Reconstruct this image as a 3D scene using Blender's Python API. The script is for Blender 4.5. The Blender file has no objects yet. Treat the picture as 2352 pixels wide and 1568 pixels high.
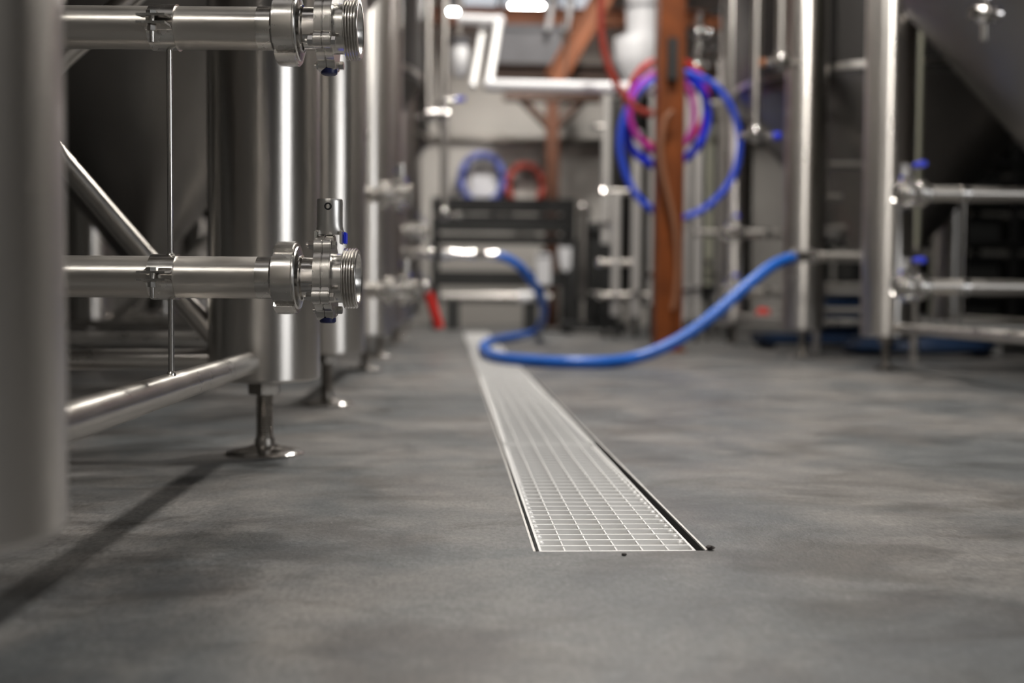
import bpy, bmesh, math, random
from mathutils import Matrix, Vector, Quaternion
random.seed(4)
R = math.radians
PI = math.pi
scene = bpy.context.scene
C = scene.collection

# ------------------------------------------------------------------ camera
FPX, CAM_H = 2560.0, 0.325
cam_d = bpy.data.cameras.new('camera')
cam = bpy.data.objects.new('camera', cam_d)
C.objects.link(cam)
cam_d.sensor_width = 36.0
cam_d.lens = 36.0 * FPX / 2352.0
CAM_R = Matrix.Rotation(R(-3.14), 3, 'Z') @ Matrix.Rotation(R(90 - 2.41), 3, 'X') @ Matrix.Rotation(R(0.4), 3, 'Z')
cam.matrix_world = Matrix.Translation((0, 0, CAM_H)) @ CAM_R.to_4x4()
cam_d.clip_start = 0.02
cam_d.clip_end = 60
cam_d.dof.use_dof = True
cam_d.dof.focus_distance = 1.55
cam_d.dof.aperture_fstop = 2.1
scene.camera = cam

# ------------------------------------------------------------------ world, exposure
w = bpy.data.worlds.new('hall_air')
scene.world = w
w.use_nodes = True
w.node_tree.nodes['Background'].inputs[0].default_value = (0.85, 0.92, 1.0, 1)
w.node_tree.nodes['Background'].inputs[1].default_value = 0.25
scene.view_settings.view_transform = 'Standard'
scene.view_settings.look = 'None'
scene.view_settings.gamma = 1.0
scene.view_settings.use_curve_mapping = False
scene.view_settings.exposure = 0.42
LAMP_E = 190.0        # emission of the high-bay lamp lenses
ADDED_WINDOW_E = 4.5       # emission of the added, unseen right-wall panes


def at(px, py, Y):
    """point of the vertical plane y = Y that the photo shows at pixel (px, py)"""
    d = CAM_R @ Vector(((px - 1176) / FPX, -(py - 784) / FPX, -1))
    return Vector((0, 0, CAM_H)) + d * (Y / d.y)


def fl(px, py, z=0.0):
    d = CAM_R @ Vector(((px - 1176) / FPX, -(py - 784) / FPX, -1))
    return Vector((0, 0, CAM_H)) + d * ((z - CAM_H) / d.z)


# ------------------------------------------------------------------ materials
def mat(name, col, rough=0.5, metal=0.0, var=0.0, vscale=8.0, col2=None, aniso=0.0, bump=0.0, bscale=60.0,
        emit=None, estr=0.0, stretch=None, rvar=0.0, trans=0.0, spec=None, coat=0.0):
    m = bpy.data.materials.new(name)
    m.use_nodes = True
    nt = m.node_tree
    b = nt.nodes['Principled BSDF']
    b.inputs['Base Color'].default_value = (*col, 1)
    b.inputs['Roughness'].default_value = rough
    b.inputs['Metallic'].default_value = metal
    if spec is not None:
        b.inputs['Specular IOR Level'].default_value = spec
    b.inputs['Transmission Weight'].default_value = trans
    b.inputs['Coat Weight'].default_value = coat
    tc = nt.nodes.new('ShaderNodeTexCoord')
    src = tc.outputs['Object']
    if stretch:
        mp = nt.nodes.new('ShaderNodeMapping')
        mp.inputs['Scale'].default_value = stretch
        nt.links.new(src, mp.inputs[0])
        src = mp.outputs[0]
    if var > 0 or col2 or rvar > 0:
        n = nt.nodes.new('ShaderNodeTexNoise')
        n.inputs['Scale'].default_value = vscale
        n.inputs['Detail'].default_value = 6
        nt.links.new(src, n.inputs[0])
        r = nt.nodes.new('ShaderNodeValToRGB')
        c2 = col2 if col2 else tuple(min(1, c * (1 + var)) for c in col)
        c1 = tuple(c * (1 - var) for c in col)
        r.color_ramp.elements[0].position = 0.32
        r.color_ramp.elements[1].position = 0.68
        r.color_ramp.elements[0].color = (*c1, 1)
        r.color_ramp.elements[1].color = (*c2, 1)
        nt.links.new(n.outputs[0], r.inputs[0])
        nt.links.new(r.outputs[0], b.inputs['Base Color'])
        if rvar > 0:
            mr = nt.nodes.new('ShaderNodeMapRange')
            mr.inputs[1].default_value = 0.3
            mr.inputs[2].default_value = 0.7
            mr.inputs[3].default_value = max(0.02, rough - rvar)
            mr.inputs[4].default_value = rough + rvar
            nt.links.new(n.outputs[0], mr.inputs[0])
            nt.links.new(mr.outputs[0], b.inputs['Roughness'])
    if aniso:
        t = nt.nodes.new('ShaderNodeTangent')
        t.direction_type = 'RADIAL'
        t.axis = 'Z'
        nt.links.new(t.outputs[0], b.inputs['Tangent'])
        b.inputs['Anisotropic'].default_value = aniso
        b.inputs['Anisotropic Rotation'].default_value = 0.25
    if bump > 0:
        n2 = nt.nodes.new('ShaderNodeTexNoise')
        n2.inputs['Scale'].default_value = bscale
        n2.inputs['Detail'].default_value = 4
        nt.links.new(src, n2.inputs[0])
        bp = nt.nodes.new('ShaderNodeBump')
        bp.inputs['Strength'].default_value = bump
        bp.inputs['Distance'].default_value = 0.002
        nt.links.new(n2.outputs[0], bp.inputs['Height'])
        nt.links.new(bp.outputs[0], b.inputs['Normal'])
    if emit:
        b.inputs['Emission Color'].default_value = (*emit, 1)
        b.inputs['Emission Strength'].default_value = estr
    return m


M = {}
M['steel'] = mat('brushed_stainless', (0.60, 0.575, 0.545), 0.31, 1, var=0.06, vscale=5, aniso=0.85, stretch=(1, 1, .3), rvar=0.04)
M['pipe_steel'] = mat('satin_stainless_pipe', (0.60, 0.57, 0.53), 0.36, 1, var=0.08, vscale=14, aniso=0.5, stretch=(1, 1, .35), rvar=0.05, bump=0.05, bscale=220)
M['rail_steel'] = mat('scuffed_stainless_rail', (0.56, 0.535, 0.50), 0.30, 1, var=0.10, vscale=12, aniso=0.6, rvar=0.05)
M['valve_steel'] = mat('machined_stainless', (0.68, 0.66, 0.63), 0.24, 1, var=0.05, vscale=40, rvar=0.05)
M['handle_steel'] = mat('satin_handle_steel', (0.76, 0.74, 0.71), 0.36, 1)
M['polished'] = mat('polished_stainless', (0.72, 0.70, 0.68), 0.14, 1)
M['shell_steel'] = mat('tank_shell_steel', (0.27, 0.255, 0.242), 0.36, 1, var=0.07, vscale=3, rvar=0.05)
M['shell_dark'] = mat('darkened_shell_steel', (0.065, 0.062, 0.060), 0.42, 0.8, var=0.06, vscale=3)  # dark reflections painted into the shell's steel colour
M['dark_steel'] = mat('dull_spindle_steel', (0.30, 0.28, 0.255), 0.38, 1, var=0.15, vscale=60)
M['thin_steel'] = mat('bright_rod_steel', (0.62, 0.60, 0.57), 0.22, 1)
M['galv'] = mat('pickled_grate_steel', (0.90, 0.895, 0.885), 0.38, 0.1, var=0.06, vscale=25)
M['channel'] = mat('shaded_channel_steel', (0.025, 0.025, 0.025), 0.6, 0.3, var=0.2, vscale=12)  # shade inside the drain painted into the steel colour
M['lip'] = mat('drain_lip_steel', (0.55, 0.54, 0.52), 0.45, 0.8, var=0.1, vscale=30)
M['hole'] = mat('painted_hole_shade', (0.02, 0.02, 0.02), 0.7)
M['blue'] = mat('blue_hose_rubber', (0.008, 0.115, 0.52), 0.38, 0, var=0.08, vscale=10)
M['blue_pale'] = mat('pale_blue_hose_rubber', (0.09, 0.12, 0.42), 0.5)
M['blue_ring'] = mat('clear_blue_hose_rubber', (0.03, 0.09, 0.72), 0.45)
M['blue_cap'] = mat('dark_blue_plastic', (0.012, 0.018, 0.09), 0.4)
M['blue_grip'] = mat('bright_blue_plastic', (0.008, 0.035, 0.75), 0.35)
M['navy'] = mat('navy_enamel', (0.008, 0.03, 0.085), 0.5)
M['red'] = mat('red_rubber', (0.50, 0.016, 0.010), 0.5, var=0.1, vscale=10)
M['red_dull'] = mat('brick_red_rubber', (0.32, 0.035, 0.02), 0.5)
M['magenta'] = mat('magenta_rubber', (0.42, 0.02, 0.30), 0.5)
M['tan'] = mat('amber_clear_hose', (0.30, 0.14, 0.08), 0.3)
M['rust'] = mat('rust_orange_paint', (0.19, 0.048, 0.008), 0.55, 0, var=0.25, vscale=6, spec=0.3)
M['rust_dark'] = mat('dark_brown_paint', (0.06, 0.03, 0.018), 0.6)
M['rust_mid'] = mat('darkened_rust_paint', (0.085, 0.026, 0.008), 0.6, 0, var=0.2, vscale=6)  # the rust paint darkened to offset the strong far lamps
M['rust_light'] = mat('orange_beam_paint', (0.36, 0.12, 0.045), 0.55, 0, var=0.15, vscale=6)
M['white'] = mat('white_plastic', (0.80, 0.80, 0.82), 0.45)
M['grey_plate'] = mat('grey_sheet_metal', (0.20, 0.20, 0.215), 0.55, 0.2, var=0.1, vscale=3)
M['black'] = mat('black_powder_coat', (0.018, 0.018, 0.018), 0.5)
M['charcoal'] = mat('charcoal_plastic', (0.035, 0.036, 0.035), 0.55)
M['brass'] = mat('copper_fitting', (0.65, 0.28, 0.13), 0.3, 1)
M['pale_green'] = mat('pale_sight_tube', (0.50, 0.50, 0.40), 0.3)
M['pale_pipe'] = mat('pale_grey_pipe', (0.62, 0.60, 0.575), 0.4, 0.35, var=0.05, vscale=6)
M['wall'] = mat('painted_wall', (0.56, 0.535, 0.50), 0.8, 0, var=0.08, vscale=1.3, bump=0.1, bscale=30)
M['wall_dark'] = mat('dark_wall_cladding', (0.10, 0.098, 0.092), 0.75, 0, var=0.12, vscale=1.5)
M['ceiling'] = mat('ceiling_deck', (0.11, 0.108, 0.105), 0.8, 0, var=0.06, vscale=1)
M['frame'] = mat('window_frame_paint', (0.12, 0.12, 0.12), 0.5)
M['pane'] = mat('added_window_pane', (0.8, 0.85, 0.9), 0.3, emit=(0.97, 0.98, 1.0), estr=ADDED_WINDOW_E)
M['pane_dim'] = mat('frosted_window_pane', (0.8, 0.85, 0.9), 0.3, emit=(0.86, 0.92, 1.0), estr=0.45)
M['lens'] = mat('lit_lamp_lens', (0.9, 0.9, 0.88), 0.4, emit=(1.0, 0.955, 0.89), estr=LAMP_E)
M['lens_linear'] = mat('lit_linear_lens', (0.9, 0.9, 0.88), 0.4, emit=(1.0, 0.955, 0.89), estr=66.0)
M['lens_dim'] = mat('lit_tube_lens', (0.9, 0.9, 0.9), 0.4, emit=(0.97, 0.98, 1.0), estr=6.0)
M['housing'] = mat('lamp_housing', (0.08, 0.08, 0.085), 0.4, 0.5)
M['grit'] = mat('dark_grit', (0.02, 0.014, 0.012), 0.8)


def floor_material():
    m = bpy.data.materials.new('sealed_concrete')
    m.use_nodes = True
    nt = m.node_tree
    b = nt.nodes['Principled BSDF']
    tc = nt.nodes.new('ShaderNodeTexCoord')

    def noise(sc, det, rough=0.55, stretch=None, dist=0.0):
        n = nt.nodes.new('ShaderNodeTexNoise')
        n.inputs['Scale'].default_value = sc
        n.inputs['Detail'].default_value = det
        n.inputs['Roughness'].default_value = rough
        n.inputs['Distortion'].default_value = dist
        if stretch:
            mp = nt.nodes.new('ShaderNodeMapping')
            mp.inputs['Scale'].default_value = stretch
            nt.links.new(tc.outputs['Object'], mp.inputs[0])
            nt.links.new(mp.outputs[0], n.inputs[0])
        else:
            nt.links.new(tc.outputs['Object'], n.inputs[0])
        return n

    def ramp(n, p0, c0, p1, c1):
        r = nt.nodes.new('ShaderNodeValToRGB')
        r.color_ramp.elements[0].position = p0
        r.color_ramp.elements[1].position = p1
        r.color_ramp.elements[0].color = (*c0, 1)
        r.color_ramp.elements[1].color = (*c1, 1)
        nt.links.new(n.outputs[0], r.inputs[0])
        return r

    def mix(kind, fac, a, bb):
        x = nt.nodes.new('ShaderNodeMix')
        x.data_type = 'RGBA'
        x.blend_type = kind
        if isinstance(fac, float):
            x.inputs[0].default_value = fac
        else:
            nt.links.new(fac, x.inputs[0])
        nt.links.new(a, x.inputs[6])
        nt.links.new(bb, x.inputs[7])
        return x.outputs[2]

    base = ramp(noise(2.1, 5, .6, (1, .8, 1), .4), .42, (0.106, 0.113, 0.118), .58, (0.186, 0.178, 0.171))
    stain = ramp(noise(3.3, 6, .62, (1.0, 1.7, 1), .7), .36, (0.52, 0.495, 0.475), .52, (1, 1, 1))
    cloud = ramp(noise(9.0, 6, .65, (1, 1.3, 1), .5), .34, (0.76, 0.77, 0.79), .66, (1.16, 1.14, 1.12))
    speck = ramp(noise(170, 3, .7, (1, .4, 1)), .36, (0.62, 0.62, 0.62), .62, (1.16, 1.16, 1.15))
    pale = ramp(noise(80, 4, .75, (1, .5, 1)), .64, (0, 0, 0), .70, (1, 1, 1))
    c = mix('MULTIPLY', 0.9, base.outputs[0], stain.outputs[0])
    c = mix('MULTIPLY', 1.0, c, cloud.outputs[0])
    c = mix('MULTIPLY', 0.8, c, speck.outputs[0])
    rgb = nt.nodes.new('ShaderNodeRGB')
    rgb.outputs[0].default_value = (0.36, 0.35, 0.34, 1)
    g = nt.nodes.new('ShaderNodeMath')
    g.operation = 'MULTIPLY'
    g.inputs[1].default_value = 0.45
    nt.links.new(pale.outputs[0], g.inputs[0])
    c = mix('MIX', g.outputs[0], c, rgb.outputs[0])
    nt.links.new(c, b.inputs['Base Color'])
    rr = nt.nodes.new('ShaderNodeMapRange')
    rr.inputs[1].default_value = .3
    rr.inputs[2].default_value = .7
    rr.inputs[3].default_value = .33
    rr.inputs[4].default_value = .50
    nt.links.new(noise(4.5, 5).outputs[0], rr.inputs[0])
    nt.links.new(rr.outputs[0], b.inputs['Roughness'])
    b.inputs['Specular IOR Level'].default_value = 0.4
    bp = nt.nodes.new('ShaderNodeBump')
    bp.inputs['Strength'].default_value = 0.5
    bp.inputs['Distance'].default_value = 0.0015
    nt.links.new(noise(140, 5, .7).outputs[0], bp.inputs['Height'])
    nt.links.new(bp.outputs[0], b.inputs['Normal'])
    return m


M['floor'] = floor_material()

# ------------------------------------------------------------------ helpers
ROOT = {}      # object name -> its matrix in its thing's own space


def add(name, me, m, parent=None, T=None):
    """link a mesh; T is its matrix in the space of the top-level thing (or the world)"""
    o = bpy.data.objects.new(name, me)
    C.objects.link(o)
    if m is not None and me is not None and not me.materials:
        me.materials.append(M[m] if isinstance(m, str) else m)
    T = T if T is not None else Matrix.Identity(4)
    ROOT[o.name] = T
    if parent is not None:
        o.parent = parent
        o.matrix_basis = ROOT[parent.name].inverted() @ T
    else:
        o.matrix_basis = T
    return o


def tag(o, label, cat, group=None, kind=None):
    if label:
        o['label'] = label
    if cat:
        o['category'] = cat
    if group:
        o['group'] = group
    if kind:
        o['kind'] = kind
    return o


def thing(name, label, cat, loc=(0, 0, 0), rz=0.0, group=None):
    o = bpy.data.objects.new(name, None)
    C.objects.link(o)
    o.empty_display_size = 0.1
    o.matrix_basis = Matrix.Translation(loc) @ Matrix.Rotation(rz, 4, 'Z')
    ROOT[o.name] = Matrix.Identity(4)
    return tag(o, label, cat, group)


def children(o):
    return [c for c in list(o.children)]


def copy_tree(o, parent=None):
    c = o.copy()
    C.objects.link(c)
    c.parent = parent
    for ch in children(o):
        copy_tree(ch, c)
    return c


def place(o, loc, rz=0.0):
    o.matrix_basis = Matrix.Translation(loc) @ Matrix.Rotation(rz, 4, 'Z')


def mesh(name, v, f, smooth=True, angle=35):
    me = bpy.data.meshes.new(name)
    me.from_pydata([tuple(p) for p in v], [], f)
    me.update()
    bm = bmesh.new()
    bm.from_mesh(me)
    bmesh.ops.recalc_face_normals(bm, faces=bm.faces)
    bm.to_mesh(me)
    bm.free()
    if smooth:
        me.polygons.foreach_set('use_smooth', [True] * len(me.polygons))
        me.set_sharp_from_angle(angle=R(angle))
    return me


def align(p0, p1):
    d = Vector(p1) - Vector(p0)
    return Matrix.Translation(p0) @ d.to_track_quat('Z', 'Y').to_matrix().to_4x4()


def lathe_mesh(name, prof, seg=32, angle=35, closed=False):
    """prof: list of (r, z); r = 0 closes on the axis; closed joins the last point to the first"""
    v, rings = [], []
    for r, z in prof:
        if r <= 1e-6:
            rings.append([len(v)])
            v.append((0, 0, z))
        else:
            rings.append(list(range(len(v), len(v) + seg)))
            v += [(r * math.cos(2 * PI * i / seg), r * math.sin(2 * PI * i / seg), z) for i in range(seg)]
    f = []
    pairs = list(zip(rings[:-1], rings[1:])) + ([(rings[-1], rings[0])] if closed else [])
    for a, b in pairs:
        for i in range(seg):
            j = (i + 1) % seg
            if len(a) == 1 and len(b) == 1:
                continue
            if len(a) == 1:
                f.append((a[0], b[i], b[j]))
            elif len(b) == 1:
                f.append((a[i], a[j], b[0]))
            else:
                f.append((a[i], a[j], b[j], b[i]))
    return mesh(name, v, f, True, angle)


def lathe(name, prof, m, parent=None, T=None, seg=32, closed=False, angle=35):
    return add(name, lathe_mesh(name, prof, seg, angle, closed), m, parent, T)


def tube(name, p0, p1, r, m, parent=None, seg=24, r1=None):
    L = (Vector(p1) - Vector(p0)).length
    r1 = r if r1 is None else r1
    return lathe(name, [(0, 0), (r, 0), (r1, L), (0, L)], m, parent, align(p0, p1), seg)


def pipe_open(name, p0, p1, ro, ri, m, parent=None, seg=32):
    L = (Vector(p1) - Vector(p0)).length
    return lathe(name, [(ri, 0), (ro, 0), (ro, L), (ri, L)], m, parent, align(p0, p1), seg, closed=True)


def box_mesh(name, sx, sy, sz, bev=0.0):
    bm = bmesh.new()
    bmesh.ops.create_cube(bm, size=1)
    bmesh.ops.scale(bm, vec=(sx, sy, sz), verts=bm.verts)
    if bev > 0:
        bmesh.ops.bevel(bm, geom=bm.edges[:], offset=bev, segments=2, affect='EDGES')
    me = bpy.data.meshes.new(name)
    bm.to_mesh(me)
    bm.free()
    if bev > 0:
        me.polygons.foreach_set('use_smooth', [True] * len(me.polygons))
        me.set_sharp_from_angle(angle=R(35))
    return me


def box(name, lo, hi, m, parent=None, bev=0.0, T=None):
    lo, hi = Vector(lo), Vector(hi)
    s = hi - lo
    B = Matrix.Translation((lo + hi) / 2)
    return add(name, box_mesh(name, s.x, s.y, s.z, bev), m, parent, (T @ B) if T is not None else B)


def prism(name, poly, z0, z1, m, parent=None, T=None, bev=0.0, angle=35):
    bm = bmesh.new()
    vs = [bm.verts.new((x, y, z0)) for x, y in poly]
    f = bm.faces.new(vs)
    r = bmesh.ops.extrude_face_region(bm, geom=[f])
    for g in r['geom']:
        if isinstance(g, bmesh.types.BMVert):
            g.co.z = z1
    bmesh.ops.recalc_face_normals(bm, faces=bm.faces)
    if bev > 0:
        es = [e for e in bm.edges if abs(e.verts[0].co.z - e.verts[1].co.z) < 1e-7]
        bmesh.ops.bevel(bm, geom=es, offset=bev, segments=2, affect='EDGES')
    me = bpy.data.meshes.new(name)
    bm.to_mesh(me)
    bm.free()
    me.polygons.foreach_set('use_smooth', [True] * len(me.polygons))
    me.set_sharp_from_angle(angle=R(angle))
    return add(name, me, m, parent, T)


def hexa(r):
    return [(r * math.cos(PI / 3 * i + PI / 6), r * math.sin(PI / 3 * i + PI / 6)) for i in range(6)]


def spline(pts, n=8, closed=False):
    P = [Vector(p) for p in pts]
    out = []
    k = len(P)
    rng = range(k) if closed else range(k - 1)
    for i in rng:
        if closed:
            a, b, c, d = P[(i - 1) % k], P[i], P[(i + 1) % k], P[(i + 2) % k]
        else:
            b, c = P[i], P[i + 1]
            a = P[i - 1] if i > 0 else b * 2 - c
            d = P[i + 2] if i + 2 < k else c * 2 - b
        for s in range(n):
            t = s / n
            out.append(0.5 * ((2 * b) + (c - a) * t + (2 * a - 5 * b + 4 * c - d) * t * t + (3 * b - a - 3 * c + d) * t ** 3))
    if not closed:
        out.append(P[-1])
    return out


def sweep_mesh(name, path, r, seg=14, closed=False, caps=True):
    n = len(path)
    v, f = [], []
    tan = []
    for i in range(n):
        a = path[(i - 1) % n] if (closed or i > 0) else path[i]
        b = path[(i + 1) % n] if (closed or i < n - 1) else path[i]
        tan.append((b - a).normalized())
    up = Vector((0, 0, 1)) if abs(tan[0].z) < 0.9 else Vector((1, 0, 0))
    nrm = (up - tan[0] * up.dot(tan[0])).normalized()
    for i in range(n):
        if i:
            q = tan[i - 1].rotation_difference(tan[i])
            nrm = q @ nrm
            nrm = (nrm - tan[i] * nrm.dot(tan[i])).normalized()
        bn = tan[i].cross(nrm)
        for k in range(seg):
            t = 2 * PI * k / seg
            v.append(path[i] + (nrm * math.cos(t) + bn * math.sin(t)) * r)
    for i in range(n if closed else n - 1):
        j = (i + 1) % n
        for k in range(seg):
            l = (k + 1) % seg
            f.append((i * seg + k, i * seg + l, j * seg + l, j * seg + k))
    if caps and not closed:
        f.append(tuple(range(seg))[::-1])
        f.append(tuple(range((n - 1) * seg, n * seg)))
    return mesh(name, v, f, True, 50)


def hose(name, pts, r, m, parent=None, n=8, seg=14, closed=False):
    return add(name, sweep_mesh(name, spline(pts, n, closed), r, seg, closed), m, parent)


def quarter(cx, r, z, steps=8):
    return [Vector((cx - r * math.sin(t), 0, z + r - r * math.cos(t))) for t in [PI / 2 * i / steps for i in range(steps + 1)]]


# ------------------------------------------------------------------ the room
XL, XR, YB, YF, ZC = -4.6, 5.6, 12.2, -7.0, 5.2
DX0, DX1, DY0, DY1 = 0.1055, 0.3295, 1.396, 9.62     # the slot of the drain channel


def quads(name, rects, m, kind='structure', parent=None):
    v, f = [], []
    for r in rects:
        f.append(tuple(range(len(v), len(v) + 4)))
        v += r
    me = bpy.data.meshes.new(name)
    me.from_pydata(v, [], f)
    me.update()
    o = add(name, me, m, parent)
    if kind:
        o['kind'] = kind
    return o


xs = [XL, DX0, DX1, XR]
ys = [YF, DY0, DY1, YB]
rects = []
for i in range(3):
    for j in range(3):
        if i == 1 and j == 1:
            continue
        rects.append([(xs[i], ys[j], 0), (xs[i + 1], ys[j], 0), (xs[i + 1], ys[j + 1], 0), (xs[i], ys[j + 1], 0)])
# edges of the slot, 6 mm of concrete above the steel
quads('floor', rects, 'floor')
box('wall_back', (XL, YB, 0), (XR, YB + .15, ZC), 'wall')['kind'] = 'structure'
box('wall_left', (XL - .15, YF, 0), (XL, YB, ZC), 'wall_dark')['kind'] = 'structure'
box('wall_right', (XR, YF, 0), (XR + .15, YB, ZC), 'wall_dark')['kind'] = 'structure'
box('wall_front', (XL, YF - .15, 0), (XR, YF, ZC), 'wall_dark')['kind'] = 'structure'
box('ceiling', (XL, YF, ZC), (XR, YB, ZC + .15), 'ceiling')['kind'] = 'structure'


def window(name, p0, p1, axis, cols, rows, side, glass='pane'):
    """a lit window flat on a wall; axis 'x' runs along x at y = p0.y, axis 'y' along y at x = p0.x"""
    root = bpy.data.objects.new(name, None)
    C.objects.link(root)
    ROOT[root.name] = Matrix.Identity(4)
    root['kind'] = 'structure'
    a0, a1 = (p0[0], p1[0]) if axis == 'x' else (p0[1], p1[1])
    z0, z1 = p0[2], p1[2]
    base = p0[1] if axis == 'x' else p0[0]

    def b(nm, u0, u1, w0, w1, d0, d1, m, bev=0):
        lo_d, hi_d = sorted((base + side * d0, base + side * d1))
        if axis == 'x':
            return box(nm, (u0, lo_d, w0), (u1, hi_d, w1), m, root, bev)
        return box(nm, (lo_d, u0, w0), (hi_d, u1, w1), m, root, bev)
    fw = .06
    b('window_frame', a0 - fw, a1 + fw, z0 - fw, z0, 0.002, .07, 'frame')
    b('window_frame', a0 - fw, a1 + fw, z1, z1 + fw, 0.002, .07, 'frame')
    b('window_frame', a0 - fw, a0, z0, z1, 0.002, .07, 'frame')
    b('window_frame', a1, a1 + fw, z0, z1, 0.002, .07, 'frame')
    du, dw = (a1 - a0) / cols, (z1 - z0) / rows
    for i in range(cols):
        for j in range(rows):
            b('pane', a0 + i * du + .02, a0 + (i + 1) * du - .02, z0 + j * dw + .02, z0 + (j + 1) * dw - .02, .012, .02, glass)
    for i in range(1, cols):
        b('mullion', a0 + i * du - .02, a0 + i * du + .02, z0, z1, .002, .05, 'frame')
    for j in range(1, rows):
        b('transom', a0, a1, z0 + j * dw - .018, z0 + j * dw + .018, .002, .045, 'frame')
    return root


window('window_1', (0.10, YB, 3.30), (1.70, YB, 4.3), 'x', 4, 2, -1, 'pane_dim')
window('added_window', (XR, -3.6, 1.0), (XR, -0.6, 3.4), 'y', 3, 3, -1)  # unseen window, added for the bright strip on the near leg

# ------------------------------------------------------------------ drain: channel and grates
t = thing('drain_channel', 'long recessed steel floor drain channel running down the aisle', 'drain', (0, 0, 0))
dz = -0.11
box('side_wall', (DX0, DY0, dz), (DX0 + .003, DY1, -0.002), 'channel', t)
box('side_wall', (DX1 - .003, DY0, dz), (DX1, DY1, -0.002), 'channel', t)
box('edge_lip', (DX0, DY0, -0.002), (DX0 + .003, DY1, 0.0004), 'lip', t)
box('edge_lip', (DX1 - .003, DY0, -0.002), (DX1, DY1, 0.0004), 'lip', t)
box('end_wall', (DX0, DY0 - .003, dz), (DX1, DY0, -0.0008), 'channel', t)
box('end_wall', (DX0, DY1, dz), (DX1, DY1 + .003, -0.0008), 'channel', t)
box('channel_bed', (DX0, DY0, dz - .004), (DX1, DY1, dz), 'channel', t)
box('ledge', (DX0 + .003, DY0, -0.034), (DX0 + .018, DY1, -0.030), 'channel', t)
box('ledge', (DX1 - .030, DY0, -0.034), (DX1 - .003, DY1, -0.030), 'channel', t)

GX0, GX1 = 0.1135, 0.3145
PL, NB, BH = 1.0105, 30, 0.028
cross_me = box_mesh('cross_bar', GX1 - GX0 - .004, .0032, BH)
long_me = box_mesh('long_bar', .0017, PL - .008, BH - .001)
side_me = box_mesh('side_bar', .0032, PL - .004, BH)
end_me = box_mesh('end_bar', GX1 - GX0, .0045, BH)
bmw = bmesh.new()
bmesh.ops.create_icosphere(bmw, subdivisions=1, radius=0.0042)
weld_me = bpy.data.meshes.new('weld_bead')
bmw.to_mesh(weld_me)
bmw.free()
weld_me.polygons.foreach_set('use_smooth', [True] * len(weld_me.polygons))
for me_ in (cross_me, long_me, side_me, end_me, weld_me):
    me_.materials.append(M['galv'])
grate_labels = ['nearest steel mesh grate panel with square openings, ending at bare concrete',
                'second steel mesh grate panel along the drain, beyond the bright seam',
                'third steel mesh grate panel along the drain, blurred pale grey',
                'fourth grate panel along the drain, just in front of the blue hose',
                'fifth grate panel along the drain, crossed by the blue hose',
                'sixth grate panel along the drain, behind the hose bend',
                'seventh grate panel along the drain, next to last at the far end',
                'farthest grate panel of the drain, near the back wall']
wall_x = GX1 - GX0
for p in range(8):
    y0 = DY0 + .002 + p * PL
    g = thing('drain_grate', grate_labels[p], 'grate', ((GX0 + GX1) / 2, y0, -0.0006 + (0.0024 if p % 2 else 0)), 0,
              'steel grate panels along the floor drain')
    zc = -BH / 2

    def L(x, y, z):
        return Matrix.Translation((x, y, z))
    add('side_bar', side_me, None, g, L(-wall_x / 2 + .0016, PL / 2 - .002, zc))
    add('side_bar', side_me, None, g, L(wall_x / 2 - .0016, PL / 2 - .002, zc))
    add('end_bar', end_me, None, g, L(0, .0022, zc))
    add('end_bar', end_me, None, g, L(0, PL - .0062, zc))
    if p < 3:
        for k in range(1, NB):
            add('cross_bar', cross_me, None, g, L(0, k * PL / NB, zc))
        for k in range(1, 6):
            add('long_bar', long_me, None, g, L(-wall_x / 2 + k * wall_x / 6, PL / 2 - .002, zc - .0008))
        bm = bmesh.new()
        for k in range(2, NB):
            for s in (-1, 1):
                bmesh.ops.create_icosphere(bm, subdivisions=2, radius=.0044,
                                           matrix=L(s * (wall_x / 2 - .0072), k * PL / NB - .002, -.0052))
        me = bpy.data.meshes.new('weld_bead')
        bm.to_mesh(me)
        bm.free()
        me.polygons.foreach_set('use_smooth', [True] * len(me.polygons))
        add('weld_beads', me, 'galv', g)['kind'] = 'stuff'
    else:
        bm = bmesh.new()
        for k in range(1, NB):
            bmesh.ops.create_cube(bm, size=1, matrix=L(0, k * PL / NB, zc) @ Matrix.Diagonal((wall_x - .004, .0036, BH, 1)))
        for k in range(1, 6):
            bmesh.ops.create_cube(bm, size=1, matrix=L(-wall_x / 2 + k * wall_x / 6, PL / 2 - .002, zc - .0008) @ Matrix.Diagonal((.0017, PL - .008, BH - .001, 1)))
        me = bpy.data.meshes.new('bar_grid')
        bm.to_mesh(me)
        bm.free()
        add('bar_grid', me, 'galv', g)['kind'] = 'stuff'


# ------------------------------------------------------------------ tanks
LEG = 0.73           # half of the leg square
LR = 0.110           # leg radius
LEG_Z = 0.150
RAIL_Z, RAIL_R = 0.190, 0.0215
CONE_R, CONE_Z1, CONE_Z0 = 0.92, 1.50, 0.42

spindle_prof = [(0, .012), (.020, .012), (.020, .030), (.0165, .036)]
zz = .040
while zz < .118:
    spindle_prof += [(.0172, zz), (.0158, zz + .0022)]
    zz += .0044
spindle_prof += [(.0172, .122), (.0172, LEG_Z + .01), (0, LEG_Z + .01)]
spindle_me = lathe_mesh('spindle', spindle_prof, 20, 30)
pad_me = lathe_mesh('foot_pad', [(0, 0), (.078, 0), (.079, .003), (.076, .006), (.058, .010), (.034, .015), (.024, .019), (0, .019)], 40, 40)
for me_, k in ((spindle_me, 'dark_steel'), (pad_me, 'polished')):
    me_.materials.append(M[k])


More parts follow.
